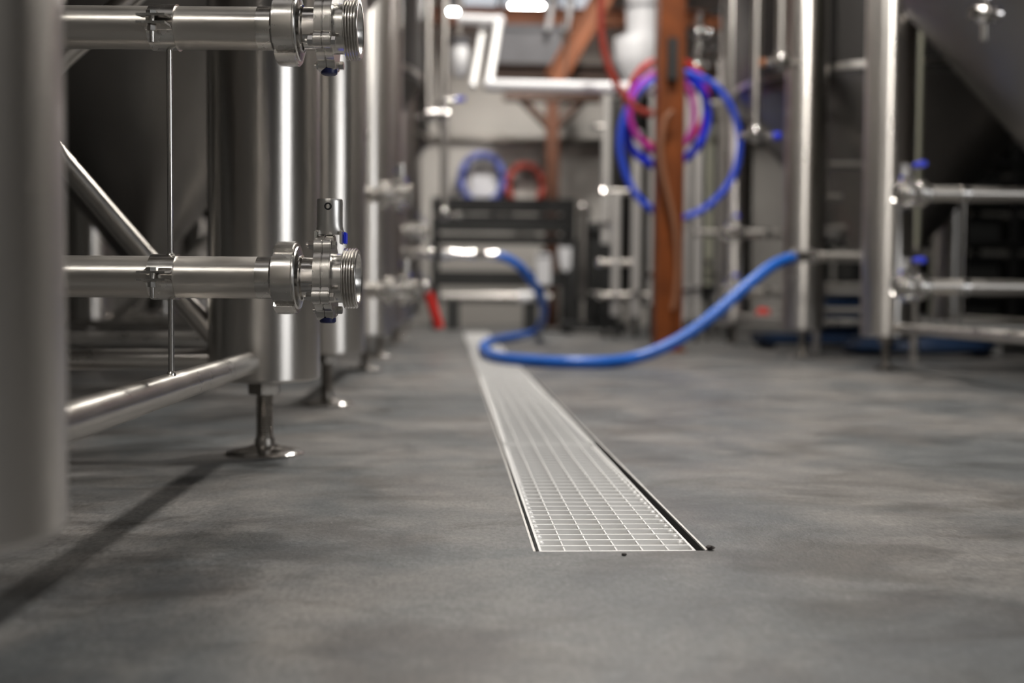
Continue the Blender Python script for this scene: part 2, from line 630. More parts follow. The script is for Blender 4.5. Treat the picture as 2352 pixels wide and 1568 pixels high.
def make_tank(label):
    t = thing('fermentation_tank', label, 'tank', (0, 0, 0), 0, 'cone-bottomed tanks lining the aisle')
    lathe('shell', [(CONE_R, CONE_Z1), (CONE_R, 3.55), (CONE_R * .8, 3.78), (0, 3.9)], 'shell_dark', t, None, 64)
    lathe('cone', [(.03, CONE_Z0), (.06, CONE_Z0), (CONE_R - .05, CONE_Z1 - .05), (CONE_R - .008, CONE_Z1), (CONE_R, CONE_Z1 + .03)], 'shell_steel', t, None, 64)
    lathe('weld_band', [(CONE_R + .003, CONE_Z1 + .03), (CONE_R + .006, CONE_Z1 + .034), (CONE_R + .006, CONE_Z1 + .06), (CONE_R + .002, CONE_Z1 + .064)], 'steel', t, None, 64)
    for sx in (-1, 1):
        for sy in (-1, 1):
            x, y = sx * LEG, sy * LEG
            lg = lathe('leg', [(0, 0), (LR - .012, 0), (LR - .003, .002), (LR, .006), (LR, 2.35), (LR * .5, 2.45), (0, 2.47)], 'steel', t,
                       Matrix.Translation((x, y, LEG_Z)), 48)
            prism('nut', hexa(.034), LEG_Z - .028, LEG_Z - .002, 'dark_steel', lg, Matrix.Translation((x, y, 0)), .002)
            add('spindle', spindle_me, None, lg, Matrix.Translation((x, y, 0)))
            add('foot_pad', pad_me, None, lg, Matrix.Translation((x, y, 0)))
    e = LEG - LR + .012
    for s in (-1, 1):
        a = tube('frame_rail', (s * LEG - .012 * s, -e, RAIL_Z), (s * LEG - .012 * s, e, RAIL_Z), RAIL_R, 'rail_steel', t, 32)
        tube('frame_rail', (-e, s * LEG, RAIL_Z), (e, s * LEG, RAIL_Z), RAIL_R, 'rail_steel', t, 32)
    tube('diagonal_brace', (e, LEG, .235), (-.12, LEG, 1.115), RAIL_R, 'rail_steel', t, 28)
    tube('diagonal_brace', (e + .01, LEG, 1.06), (-.33, LEG, RAIL_Z), RAIL_R, 'rail_steel', t, 28)
    return t


LX = -1.103
tank = make_tank('nearest stainless tank, its dark leg filling the left edge of the photo')
place(tank, (-1.111, 1.541, 0), R(-0.5))


def new_tank(label, loc, rz):
    o = copy_tree(tank)
    o['label'] = label
    if rz > 1:                       # the right-hand tanks have no diagonal braces
        for ch in children(o):
            if ch.name.startswith('diagonal_brace'):
                bpy.data.objects.remove(ch)
    place(o, loc, rz)
    return o


new_tank('second stainless tank on the left side of the aisle', (LX + .01, 4.02, 0), 0)
new_tank('third stainless tank on the left, its upper valve beside the hose coupling', (LX + .01, 6.47, 0), 0)
new_tank('farthest stainless tank on the left side of the aisle', (LX, 8.92, 0), 0)
new_tank('stainless tank at the right edge with two blue-knobbed valves', (2.66, 4.12, 0), PI)
new_tank('right-hand stainless tank behind the raised end of the blue hose', (2.61, 6.60, 0), PI)

# ------------------------------------------------------------------ outlet pipes with butterfly valves
PR = 0.0290
XDIR = Matrix.Rotation(PI / 2, 4, 'Y')      # lathe axis z -> +x


def along_x(x):
    return Matrix.Translation((x, 0, 0)) @ XDIR


def nut_poly(r, n=4, depth=.006, half=R(5.5), off=PI / 4):
    pts = []
    for k in range(n):
        a0 = off + 2 * PI * k / n
        pts += [((r - depth) * math.cos(a0 - half * .9), (r - depth) * math.sin(a0 - half * .9)),
                ((r - depth) * math.cos(a0 + half * .9), (r - depth) * math.sin(a0 + half * .9))]
        a1 = a0 + 2 * PI / n
        st = 12
        for i in range(st + 1):
            a = a0 + half * 1.25 + (a1 - a0 - 2.5 * half) * i / st
            pts.append((r * math.cos(a), r * math.sin(a)))
    return pts


def valve_poly(r, bolts, bosses, n=120):
    pts = []
    for i in range(n):
        a = 2 * PI * i / n
        rr = r
        for (b, d, rho) in bolts + bosses:
            dl = (a - b + PI) % (2 * PI) - PI
            s = d * math.sin(dl)
            if abs(dl) < PI / 2 and abs(s) < rho:
                rr = max(rr, d * math.cos(dl) + math.sqrt(rho * rho - s * s))
        pts.append((rr * math.cos(a), rr * math.sin(a)))
    return pts


# frame of the valve discs: local x -> -y (towards the aisle's near end), local y -> +z, local z -> -x ... kept right-handed
DISC = Matrix(((0, 0, -1, 0), (-1, 0, 0, 0), (0, 1, 0, 0), (0, 0, 0, 1)))
BOLT_A = [R(-30), R(60), R(150), R(240)]


def make_outlet(label, length, elbow):
    """axis +x, the open threaded end at x = 0, the pipe reaching back to x = -length"""
    t = thing('outlet_pipe', label, 'pipe', (0, 0, 0), 0, 'tank outlet pipes with butterfly valves')
    tube('pipe', (-length, 0, 0), (-.138, 0, 0), PR, 'pipe_steel', t, 40)
    if elbow:
        add('elbow', sweep_mesh('elbow', quarter(-length, .05, 0) + [Vector((-length - .05, 0, .10))], PR, 24), 'pipe_steel', t)
    lathe('weld_seam', [(PR - .001, -.002), (PR + .0004, -.0012), (PR + .0004, .0012), (PR - .001, .002)], 'valve_steel', t, along_x(-.138), 40)
    # liner that the union nut pulls up
    lathe('liner', [(PR - .001, 0), (PR + .0003, .001), (PR + .0003, .018), (PR + .008, .026), (PR + .008, .030)], 'valve_steel', t, along_x(-.138), 40)
    nt = prism('union_nut', nut_poly(.0505), 0, .0295, 'valve_steel', t, along_x(-.1135), .0022)
    lathe('collar', [(.030, 0), (.0440, 0), (.0430, .002), (.037, .0035), (.033, .0045), (.030, .0045)], 'valve_steel', nt, along_x(-.0842), 40, angle=30)
    lathe('neck', [(PR, 0), (PR + .003, .001), (PR + .003, .004), (PR + .0002, .006), (PR + .0002, .030)], 'polished', t, along_x(-.082), 40)
    bolts = [(a, .049, .0115) for a in BOLT_A]
    bosses = [(PI / 2, .042, .0185), (-PI / 2, .044, .0155)]
    poly = valve_poly(.0485, bolts, bosses)
    vb = prism('valve_body', poly, 0, .0114, 'valve_steel', t, Matrix.Translation((-.0336, 0, 0)) @ DISC, .0012)
    vb2 = prism('valve_body', poly, 0, .0114, 'valve_steel', t, Matrix.Translation((-.0456, 0, 0)) @ DISC, .0012)
    for a in BOLT_A:
        y, z = -.0515 * math.cos(a), .0515 * math.sin(a)
        bt = prism('bolt_head', hexa(.0062), 0, .0065, 'polished', vb, Matrix.Translation((-.0334, y, z)) @ XDIR, .0006)
        prism('bolt_nut', hexa(.0068), -.0075, 0, 'polished', vb2, Matrix.Translation((-.0572, y, z)) @ XDIR, .0006)
        tube('bolt_tip', (-.0680, y, z), (-.0645, y, z), .0038, 'polished', vb2, 12)
    lathe('stem_cap', [(0, -.0034), (.009, -.0032), (.0110, -.0018), (.0113, 0), (.0113, .004), (0, .004)], 'blue_cap', t,
          Matrix.Translation((-.0432, 0, -.0592)), 24)
    # threaded male end with its open bore
    prof = [(.0275, -.0335), (.034, -.0335), (.034, -.0205)]
    x = -.0200
    for k in range(5):
        prof += [(.0392, x), (.0420, x + .0011), (.0420, x + .0022), (.0392, x + .0034)]
        x += .0037
    prof += [(.0400, -.0008), (.0393, 0), (.0345, 0), (.0330, -.0012), (.0290, -.010), (.0275, -.012)]
    lathe('threaded_end', prof, 'valve_steel', t, along_x(0), 48, closed=True, angle=25)
    lathe('valve_disc', [(0, -.002), (.0272, -.0012), (.0272, .0012), (0, .002)], 'polished', t, along_x(-.0455), 40)
    # pull handle: cupped grip on a yoke over the stem, lever reaching back with a blue grip
    v, f = [], []
    n = 20
    rows = [(.0600, .0196, .0125), (.065, .0196, .0145), (.071, .0180, .0150), (.080, .0178, .0155), (.104, .0180, .0160), (.1085, .0176, .0156), (.1095, .0168, .0150)]
    for z, rx_, ry_ in rows:
        for i in range(n + 1):
            a = PI * 1.12 * (i / n) - PI * .06
            v.append((-.041 + rx_ * math.cos(a), .004 - ry_ * math.sin(a), z))
    for z, rx_, ry_ in rows:
        for i in range(n + 1):
            a = PI * 1.12 * (i / n) - PI * .06
            v.append((-.041 + (rx_ - .0028) * math.cos(a), .004 - (ry_ - .0028) * math.sin(a), z))
    k = n + 1
    nr = len(rows)
    off = nr * k
    for r_ in range(nr - 1):
        for i in range(n):
            f.append((r_ * k + i, r_ * k + i + 1, (r_ + 1) * k + i + 1, (r_ + 1) * k + i))
            f.append((off + r_ * k + i + 1, off + r_ * k + i, off + (r_ + 1) * k + i, off + (r_ + 1) * k + i + 1))
    for r_ in (0, nr - 1):
        for i in range(n):
            f.append((r_ * k + i, r_ * k + i + 1, off + r_ * k + i + 1, off + r_ * k + i))
    for r_ in range(nr - 1):
        for i in (0, n):
            f.append((r_ * k + i, (r_ + 1) * k + i, off + (r_ + 1) * k + i, off + r_ * k + i))
    hd = add('handle', mesh('handle', v, f, True, 30), 'handle_steel', t)
    box('yoke_arm', (-.0605, -.011, .047), (-.0572, .012, .0655), 'handle_steel', hd, .0012)
    box('yoke_arm', (-.0258, -.011, .047), (-.0225, .012, .0655), 'handle_steel', hd, .0012)
    box('yoke_bridge', (-.0600, -.006, .0630), (-.0220, .014, .0665), 'polished', hd, .001)
    ym = Matrix.Translation((-.041, -.0118, .0985)) @ Matrix.Rotation(PI / 2, 4, 'X')
    lathe('screw_hole_shade', [(.0034, 0), (.0052, 0), (.0052, .0006), (.0034, .0006)], 'hole', hd, ym, 20, closed=True)  # flat dark ring, the hole's shade painted on the cup
    lathe('screw', [(0, 0), (.0034, 0), (.0030, .0009), (0, .0012)], 'valve_steel', hd, ym, 16)
    lv = box('lever', (-.057, .004, .094), (-.045, .085, .0995), 'polished', t, .0015)
    tube('grip', (-.053, .065, .0965), (-.056, .130, .0965), .0115, 'blue_grip', lv, 20)
    box('lock_tab', (-.0222, .002, .048), (-.0185, .020, .064), 'blue_grip', lv, .001)
    # pipe clamp: split band with two ears towards the near side, bolted together
    cw = .0355
    cx = -.2680
    band = lathe('clamp_band', [(PR, 0), (PR + .0026, 0), (PR + .0026, cw), (PR, cw)], 'valve_steel', t, along_x(cx - cw / 2), 40, closed=True)
    for s, z in ((1, .0050), (-1, -.0068)):
        v, f = [], []
        ys_ = [-.0255, -.030, -.036, -.0540]
        zs_ = [z + s * .0085, z + s * .003, z, z - s * .0008]
        for y, zc_ in zip(ys_, zs_):
            sk = -.006 * (abs(y) - .0255) / .0285
            v += [(cx - cw / 2 + sk, y, zc_), (cx + cw / 2 + sk * .5, y, zc_), (cx + cw / 2 + sk * .5, y, zc_ + .0030), (cx - cw / 2 + sk, y, zc_ + .0030)]
        for i in range(3):
            for q in range(4):
                f.append((4 * i + q, 4 * i + (q + 1) % 4, 4 * i + 4 + (q + 1) % 4, 4 * i + 4 + q))
        f += [(0, 1, 2, 3), (12, 13, 14, 15)]
        add('clamp_ear', mesh('clamp_ear', v, f, True, 40), 'valve_steel', band)
    bx_, by_ = cx - .005, -.044
    tube('clamp_bolt', (bx_, by_, -.029), (bx_, by_, .0070), .0034, 'valve_steel', band, 12)
    prism('bolt_head', hexa(.0078), .0066, .0126, 'valve_steel', band, Matrix.Translation((bx_, by_, 0)), .0006)
    prism('bolt_nut', hexa(.0062), -.0145, -.0070, 'valve_steel', band, Matrix.Translation((bx_, by_, 0)), .0006)
    return t


low = make_outlet('sharp lower outlet pipe with upright handle cup and threaded open end', .93, True)
up = make_outlet('sharp upper outlet pipe with union nut, cut off by the top edge', .72, False)
ZL, ZU = 0.346, 0.688
place(low, (-.128, 1.560, ZL), R(-3.0))
place(up, (-.126, 1.560, ZU), R(-3.0))


def outlet(src, label, loc, rz):
    o = copy_tree(src)
    o['label'] = label
    place(o, loc, rz)
    return o


outlet(up, 'blurred upper outlet pipe and valve of the second left tank', (-.143, 4.05, .680), 0)
outlet(low, 'blurred lower outlet pipe and valve of the second left tank', (-.125, 4.05, .337), 0)
outlet(up, 'blurred upper outlet pipe of the third left tank, just above the hose coupling', (-.135, 6.52, .690), 0)
outlet(low, 'lower outlet pipe of the third left tank, above the red hose end', (-.120, 6.52, .345), 0)
outlet(up, 'upper outlet pipe with blue-gripped valve on the right-edge tank', (1.660, 4.12, .715), PI)
outlet(low, 'lower outlet pipe with blue-gripped valve on the right-edge tank', (1.665, 4.12, .365), PI)
outlet(up, 'upper outlet pipe of the tank behind the raised blue hose', (1.62, 6.60, .70), PI)
outlet(low, 'lower outlet pipe of the tank behind the raised blue hose', (1.62, 6.60, .35), PI)

# steel rods that hang the outlet pipes from the frame rails
RODS = [('thin steel support rod between rail and the two sharp outlet pipes', -.388, 1.5705, ZL, ZU, -1),
        ('thin steel support rod under the blurred outlets of the second left tank', -.40, 4.05, .337, .680, -1),
        ('thin steel support rod under the right-edge outlet pipes', 1.93, 4.12, .365, .715, 1)]
for lab, x, y, z0, z1, s in RODS:
    t = thing('support_rod', lab, 'rod', (x, y, RAIL_Z + RAIL_R), 0, 'rods carrying the outlet pipes')
    b0 = RAIL_Z + RAIL_R
    tube('lower_rod', (0, 0, -.003), (0, 0, z0 - PR - .0016 - b0), .0042, 'thin_steel', t, 14)
    tube('upper_rod', (0, 0, z0 + PR + .0016 - b0), (0, 0, z1 - PR - .0016 - b0), .0042, 'thin_steel', t, 14)
    lathe('weld_bead', [(.0065, -.002), (.0062, .001), (.0042, .004)], 'valve_steel', t, None, 16)
    lathe('weld_bead', [(.0060, -.001), (.0058, .001), (.0042, .003)], 'valve_steel', t, Matrix.Translation((0, 0, z0 + PR + .0012 - b0)), 16)

# ------------------------------------------------------------------ overhead lamps
lamp_first = None
lamp_labels = ['round high-bay lamp hanging above the near grate panels',
               'round high-bay lamp hanging over the middle of the aisle',
               'round high-bay lamp hanging close to the rusty column']
for (x, y, z), lab in zip([(.95, 2.6, 4.1), (.95, 4.8, 4.1), (.95, 6.8, 4.1)], lamp_labels):
    if lamp_first is None:
        t = thing('high_bay_lamp', lab, 'lamp', (x, y, z), 0, 'high-bay lamps over the aisle')
        lathe('reflector', [(.215, 0), (.225, 0), (.20, .10), (.13, .20), (.09, .22), (.09, .34), (0, .34), (0, .20), (.12, .18), (.19, .10), (.205, .02)], 'housing', t, None, 36)
        lathe('lens', [(0, .006), (.18, .006), (.205, .014), (0, .022)], 'lens', t, None, 36)
        tube('hanger', (0, 0, .34), (0, 0, ZC - 4.1), .008, 'housing', t, 10)
        lamp_first = t
    else:
        o = copy_tree(lamp_first)
        o['label'] = lab
        place(o, (x, y, z))


t = thing('linear_lamp', 'long linear lamp hung across the hall behind the viewpoint', 'lamp', (-1.3, -2.6, 4.4))
box('housing', (-.92, -.16, .03), (.92, .16, .10), 'housing', t, .01)
box('lens', (-.90, -.14, .015), (.90, .14, .03), 'lens_linear', t)
for q in (-.7, .7):
    tube('hanger', (q, 0, .10), (q, 0, ZC - 4.4), .006, 'housing', t, 8)

# ------------------------------------------------------------------ the big blue hose on the floor
HR = 0.027
P_end_l = at(1136, 586, 6.75)
P_end_r = at(1826, 589, 5.35)
path = [P_end_l, at(1165, 594, 6.75), at(1200, 618, 6.8), at(1232, 662, 6.95), at(1248, 702, 7.2), at(1246, 735, 7.6)]
path += [fl(1226, 763, HR), fl(1180, 773, HR), fl(1135, 781, HR), fl(1112, 792, HR), fl(1116, 808, HR), fl(1140, 820, HR), fl(1200, 827, HR),
         fl(1290, 832, HR), fl(1380, 832, HR)]
path += [at(1450, 824, 5.02), at(1520, 800, 5.05), at(1590, 760, 5.08), at(1660, 705, 5.12), at(1720, 652, 5.18), at(1775, 610, 5.26), P_end_r]
t = thing('blue_hose', 'thick blue hose crossing the grate and rising to both tank rows', 'hose', (0, 0, 0))
hose('hose_line', path, HR, 'blue', t, 10, 20)
a, b = P_end_l, at(985, 581, 6.62)
d = (b - a).normalized()
cp = lathe('coupling', [(0, 0), (.026, 0), (.031, .004), (.031, .05), (.026, .06), (.024, .12), (.030, .135), (.033, .19), (.026, .205), (.024, .30), (.033, .31), (.033, .36), (0, .36)],
           'polished', t, align(a - d * .03, b), 24)
prism('union_nut', nut_poly(.043), .335, .375, 'polished', cp, align(a - d * .03, b), .002)
a2 = P_end_r
cp = lathe('coupling', [(0, -.03), (.029, -.03), (.031, -.02), (.031, .03), (.026, .04), (.026, .07), (.037, .075), (.037, .105), (0, .105)], 'valve_steel', t,
           align(a2, a2 + Vector((1, 0.02, 0))), 24)

# port on the third left tank that the hose is coupled to
p = at(985, 581, 6.62)
t = thing('racking_port', 'short steel port pipe holding the left end of the blue hose', 'pipe', p)
tube('pipe', (-.70, 0, 0), (.0, 0, 0), .026, 'pipe_steel', t, 24)
lathe('flange', [(.02, 0), (.042, 0), (.042, .022), (.02, .022)], 'polished', t, along_x(-.10), 24, closed=True)
lathe('valve_ball', [(0, -.034), (.018, -.030), (.031, -.016), (.035, 0), (.031, .016), (.018, .030), (0, .034)], 'polished', t, along_x(.01), 24)
tube('stem', (.01, 0, .03), (.01, 0, .075), .009, 'polished', t, 14)

# pipe that takes the right end of the hose
p = a2 + Vector((.10, 0, 0))
t = thing('transfer_pipe', 'tall slim pipe behind the right-edge tank leg, taking the right hose end', 'pipe', (p.x, p.y, 0))
z = p.z
tube('branch_pipe', (0, 0, z), (.44, 0, z), .026, 'pipe_steel', t, 24)
add('elbow', sweep_mesh('elbow', [Vector((.44 + .06 * math.sin(q), 0, z + .06 - .06 * math.cos(q))) for q in [PI / 2 * i / 8 for i in range(9)]], .026, 20), 'pipe_steel', t)
tube('riser', (.50, 0, z + .06), (.50, 0, ZC), .020, 'pale_green', t, 20)
tube('drop_leg', (.50, 0, 0), (.50, 0, z + .06), .020, 'pipe_steel', t, 20)
lathe('floor_flange', [(0, 0), (.05, 0), (.05, .01), (.02, .012)], 'valve_steel', t, Matrix.Translation((.50, 0, 0)), 24)

# short red hose below the third left tank's lower valve
t = thing('hose_end', 'short red rubber hose dangling beside the far left tank leg', 'hose', (0, 0, 0))
hose('hose_line', [at(978, 662, 6.45), at(984, 676, 6.45), at(992, 700, 6.45), at(1002, 730, 6.45), at(1009, 754, 6.45)], .029, 'red', t, 6, 16)
lathe('cuff', [(0, 0), (.030, 0), (.034, .01), (.034, .05), (.028, .06), (0, .06)], 'valve_steel', t, align(at(982, 672, 6.45), at(975, 650, 6.45)), 18)

# ------------------------------------------------------------------ rusty column with coiled hoses
cx_, cy_ = 1.262, 6.40
t = thing('steel_column', 'rust-orange steel I-beam column standing right of the drain', 'column', (cx_, cy_, 0))
hw, hd_ = .075, .075
box('flange', (-hw, 0, .012), (-hw + .011, 2 * hd_, ZC), 'rust', t)
box('flange', (hw - .011, 0, .012), (hw, 2 * hd_, ZC), 'rust', t)
box('web', (-hw + .011, hd_ - .05, .012), (hw - .011, hd_ - .042, ZC), 'rust', t)
box('base_plate', (-.10, -.02, 0), (.10, 2 * hd_ + .02, .012), 'rust', t, .002)
hk = tube('hose_hook', (0, hd_ - .042, 1.665), (0, .50, 1.665), .016, 'black', t, 14)
tube('hook_tip', (0, .49, 1.665), (0, .49, 1.75), .016, 'black', hk, 14)
box('hook_plate', (-.03, -.02, 1.56), (.03, hd_ - .05, 1.80), 'black', hk, .004)


def coil(name, label, pts, Y, r, m, closed=True, dy=0.0):
    k = len(pts)
    P = [at(x, y, Y + dy * math.sin(2 * PI * i / k)) for i, (x, y) in enumerate(pts)]
    o = hose(name, P, r, m, None, 8, 12, closed)
    return tag(o, label, 'hose', 'hoses coiled on the rusty column')


def oval(cx, cy, rx, ry, n=14, tilt=0.0, wob=0.03, seed=1):
    rnd = random.Random(seed)
    out = []
    for i in range(n):
        a = 2 * PI * i / n
        k = 1 + rnd.uniform(-wob, wob)
        x, y = rx * k * math.cos(a), ry * k * math.sin(a)
        out.append((cx + x * math.cos(tilt) - y * math.sin(tilt), cy + x * math.sin(tilt) + y * math.cos(tilt)))
    return out


coil('coiled_hose', 'largest thin blue hose loop hanging on the rusty column', oval(1560, 332, 136, 166, 16, 0, .02, 2), 6.66, .021, 'blue_ring', True, .05)
coil('coiled_hose', 'small bright blue hose loop in front of the rusty column', oval(1532, 272, 92, 108, 14, .35, .03, 5), 6.74, .026, 'blue_grip', True, .03)
coil('coiled_hose', 'red hose loop hanging on the rusty column', oval(1532, 240, 92, 106, 14, .2, .04, 9), 6.80, .021, 'red', True, .04)
coil('coiled_hose', 'magenta hose loop between the red and the blue loops',
     [(1520, 160), (1482, 186), (1452, 230), (1448, 278), (1472, 322), (1515, 352), (1562, 340), (1592, 292), (1588, 220), (1556, 172)], 6.625, .020, 'magenta', True)
coil('hanging_hose', 'amber translucent hose dangling down the front of the rusty column',
     [(1545, 255), (1528, 275), (1518, 330), (1522, 390), (1535, 450), (1550, 520), (1556, 600), (1552, 670), (1545, 710)], 6.36, .015, 'tan', False)
coil('hanging_hose', 'long brick-red hose hanging from above towards the hose coils',
     [(1392, -260), (1385, -80), (1380, 30), (1384, 100), (1402, 165), (1428, 212), (1462, 250), (1500, 262)], 6.62, .022, 'red_dull', False)


# ------------------------------------------------------------------ generic little valve
def small_valve(name, label, loc, grip='blue_grip', rz=0.0, lever=.11, scale=1.0):
    t = thing(name, label, 'valve', loc, rz, 'small valves on the tank pipework')
    k = scale
    lathe('valve_body', [(0, -.05 * k), (.026 * k, -.05 * k), (.026 * k, -.035 * k), (.020 * k, -.03 * k), (.034 * k, -.014 * k), (.036 * k, 0), (.034 * k, .014 * k),
                         (.020 * k, .03 * k), (.026 * k, .035 * k), (.026 * k, .05 * k), (0, .05 * k)], 'polished', t, XDIR.copy(), 24)
    st = tube('stem', (0, 0, .028 * k), (0, 0, .085 * k), .012 * k, 'polished', t, 14)
    lathe('stem_nut', [(0, .05 * k), (.02 * k, .05 * k), (.02 * k, .064 * k), (0, .064 * k)], 'polished', st, None, 6)
    lv = tube('lever', (0, 0, .078 * k), (lever * k, 0, .10 * k), .007 * k, 'polished', t, 12)
    tube('grip', (lever * .7 * k, 0, .0935 * k), (lever * 1.15 * k, 0, .1033 * k), .015 * k, grip, lv, 14)
    tube('drain_stub', (0, 0, -.09 * k), (0, 0, -.02 * k), .012 * k, 'polished', t, 14)
    return t


small_valve('sample_valve', 'polished sample valve with blue lever on the cone at top right', at(2262, 32, 3.74), 'blue_grip', .1, .13, 1.0)

# ------------------------------------------------------------------ crossing pipe with risers over the aisle
t = thing('crossing_pipe', 'bright white pipe crossing the aisle overhead with bent risers', 'pipe', (0, 0, 0))
a, b = at(1122, 196, 7.1), at(1585, 206, 7.1)
tube('pipe', a, b, .037, 'white', t, 24)
lathe('elbow', [(0, -.037), (.018, -.032), (.032, -.018), (.037, 0), (.032, .018), (.018, .032), (0, .037)], 'white', t, Matrix.Translation(a), 20)
c_ = at(1146, 48, 7.5)
tube('riser', a, c_, .026, 'galv', t, 18)
tube('riser', at(1085, 200, 7.2), at(1112, 50, 7.6), .022, 'galv', t, 18)
tube('upper_pipe', at(1050, 44, 7.5), c_, .034, 'white', t, 20)
lathe('upper_elbow', [(0, -.04), (.02, -.035), (.035, -.02), (.04, 0), (.035, .02), (.02, .035), (0, .04)], 'white', t, Matrix.Translation(c_), 20)
tube('hanger', at(1300, 198, 7.1), Vector((at(1300, 198, 7.1).x, 7.1, ZC)), .006, 'dark_steel', t, 8)

# ------------------------------------------------------------------ structure over the back of the hall
t = thing('ventilation_duct', 'grey sheet-metal duct box hung between the orange beams', 'duct', (0, 0, 0))
p0, p1 = at(1132, 148, 9.2), at(1290, 62, 9.2)
Tm = Matrix.Identity(4)
box('duct_body', (p0.x, 9.2, p0.z), (p1.x, 9.75, p1.z), 'grey_plate', t, .01)
box('duct_flange', (p0.x - .02, 9.18, p1.z - .03), (p1.x + .02, 9.22, p1.z + .01), 'grey_plate', t, .003)
for q in (p0.x + .1, p1.x - .1):
    tube('hanger', (q, 9.45, p1.z - .01), (q, 9.45, ZC), .008, 'dark_steel', t, 8)


def ibeam(name, label, a, b, h, wd, m):
    a, b = Vector(a), Vector(b)
    t = thing(name, label, 'beam', (0, 0, 0))
    L = (b - a).length
    T = align(a, b)
    # section in local xy, length along z
    box('top_flange', (h / 2 - .012, -wd / 2, 0), (h / 2, wd / 2, L), m, t, 0, T)
    box('bottom_flange', (-h / 2, -wd / 2, 0), (-h / 2 + .012, wd / 2, L), m, t, 0, T)
    box('web', (-h / 2 + .012, -.006, 0), (h / 2 - .012, .006, L), m, t, 0, T)
    return t


def hbeam(name, label, x0, x1, y, z, h, wd, m):
    t = thing(name, label, 'beam', (x0, y, z))
    box('top_flange', (0, -wd / 2, h / 2 - .014), (x1 - x0, wd / 2, h / 2), m, t)
    box('bottom_flange', (0, -wd / 2, -h / 2), (x1 - x0, wd / 2, -h / 2 + .014), m, t)
    box('web', (0, -.006, -h / 2 + .014), (x1 - x0, .006, h / 2 - .014), m, t)
    return t


zb = at(1200, 166, 9.0).z
hbeam('roof_beam', 'dark rust beam spanning below the grey duct', at(1128, 166, 9.0).x, cx_ + 1.0, 9.0, zb, .12, .12, 'rust_dark')
zb2 = at(1200, 40, 9.9).z
hbeam('roof_beam', 'orange beam spanning above and behind the grey duct', -3.2, 3.2, 10.1, at(1200, 40, 10.1).z, .15, .14, 'rust_light')
t = thing('roof_strut', 'sloping orange steel strut right of the grey duct', 'beam', (0, 0, 0))
a, b = at(1272, 185, 8.9), at(1405, -40, 8.9)
b = a + (b - a) * ((ZC - a.z) / (b.z - a.z))
T = align(a, b)
L_ = (b - a).length
box('web', (-.008, -.07, 0), (.008, .07, L_), 'rust_light', t, 0, T)
box('flange', (-.07, -.085, 0), (.07, -.07, L_), 'rust', t, 0, T)
box('flange', (-.07, .07, 0), (.07, .085, L_), 'rust_light', t, 0, T)

# far lamps in view
for lab, (px, py, Y), sc in (('blown-out white lamp at the top of the photo above the duct', (1210, -14, 10.6), .75), ('narrow white lamp at the top left of the duct', (1041, -2, 9.6), .35)):
    o = copy_tree(lamp_first)
    o['label'] = lab
    q = at(px, py + 30, Y)
    o.matrix_basis = Matrix.Translation(q) @ Matrix.Diagonal((sc, sc, 1, 1))
for i, (x0_, x1_) in enumerate(((1335, 1300), (1290, 1258))):
    t = thing('conduit', ('outer' if i == 0 else 'inner') + ' slanting pale conduit in front of the orange beam', 'conduit', (0, 0, 0))
    a, b = at(x1_, 70, 9.1), at(x0_, -120, 9.1)
    tube('conduit_pipe', a, b, .022, 'white', t, 14)
    tube('conduit_clip', a + (b - a) * .35, a + (b - a) * .39, .03, 'grey_plate', t, 14)

# ------------------------------------------------------------------ rear wall things
yc = 11.5
t = thing('steel_column', 'small rust-orange column with forked braces against the back wall', 'column', (at(1266, 600, yc).x, yc, 0))
box('shaft', (-.065, -.065, .012), (.065, .065, at(1266, 232, yc).z), 'rust_mid', t, .004)
box('base_plate', (-.12, -.12, 0), (.12, .12, .012), 'rust', t)
zt = at(1266, 300, yc).z
tube('fork_brace', (0, 0, zt), (-.42, 0, zt + .42), .045, 'rust_dark', t, 12)
tube('fork_brace', (0, 0, zt), (.42, 0, zt + .42), .045, 'rust_dark', t, 12)
box('cap_plate', (-.5, -.09, at(1266, 232, yc).z), (.5, .09, at(1266, 232, yc).z + .08), 'rust_dark', t, .004)
tube('post_extension', (0, 0, at(1266, 232, yc).z + .08), (0, 0, ZC), .06, 'rust', t, 12)


def wall_coil(label, cx, cy, rx, ry, m):
    t = thing('wall_hose', label, 'hose', (0, 0, 0), 0, 'hoses hung on the back wall')
    P = [at(cx + rx * math.cos(2 * PI * i / 16), cy + ry * math.sin(2 * PI * i / 16), YB - .16 - .03 * (i % 2)) for i in range(16)]
    hose('hose_line', P, .040, m, t, 6, 12, True)
    c = at(cx, cy - ry + 14, YB - .05)
    tube('wall_hook', (c.x, YB - .22, c.z), (c.x, YB, c.z), .02, 'black', t, 10)
    return t


wall_coil('pale blue hose loop hung on the back wall', 1107, 412, 48, 56, 'blue_pale')
wall_coil('brick-red hose loop hung on the back wall', 1207, 428, 40, 48, 'red_dull')
t = thing('wall_panel', 'white panel on the back wall behind the blue hose loop', 'panel', (0, 0, 0))
p0, p1 = at(1082, 455, YB - .06), at(1158, 402, YB - .06)
box('panel_body', (p0.x, YB - .06, p0.z), (p1.x, YB - .005, p1.z), 'white', t, .01)
box('panel_door', (p0.x + .03, YB - .07, p0.z + .03), (p1.x - .03, YB - .06, p1.z - .1), 'white', t, .005)
t = thing('wall_pipe', 'thin dark pipe running along the back wall above the hose loops', 'pipe', (0, YB - .05, at(1150, 322, YB).z))
tube('pipe', (XL, 0, 0), (XR, 0, 0), .035, 'dark_steel', t, 14)
for q in (-.6, .55, 1.7):
    box('pipe_clip', (q - .02, -.04, -.05), (q + .02, .05, .05), 'dark_steel', t)

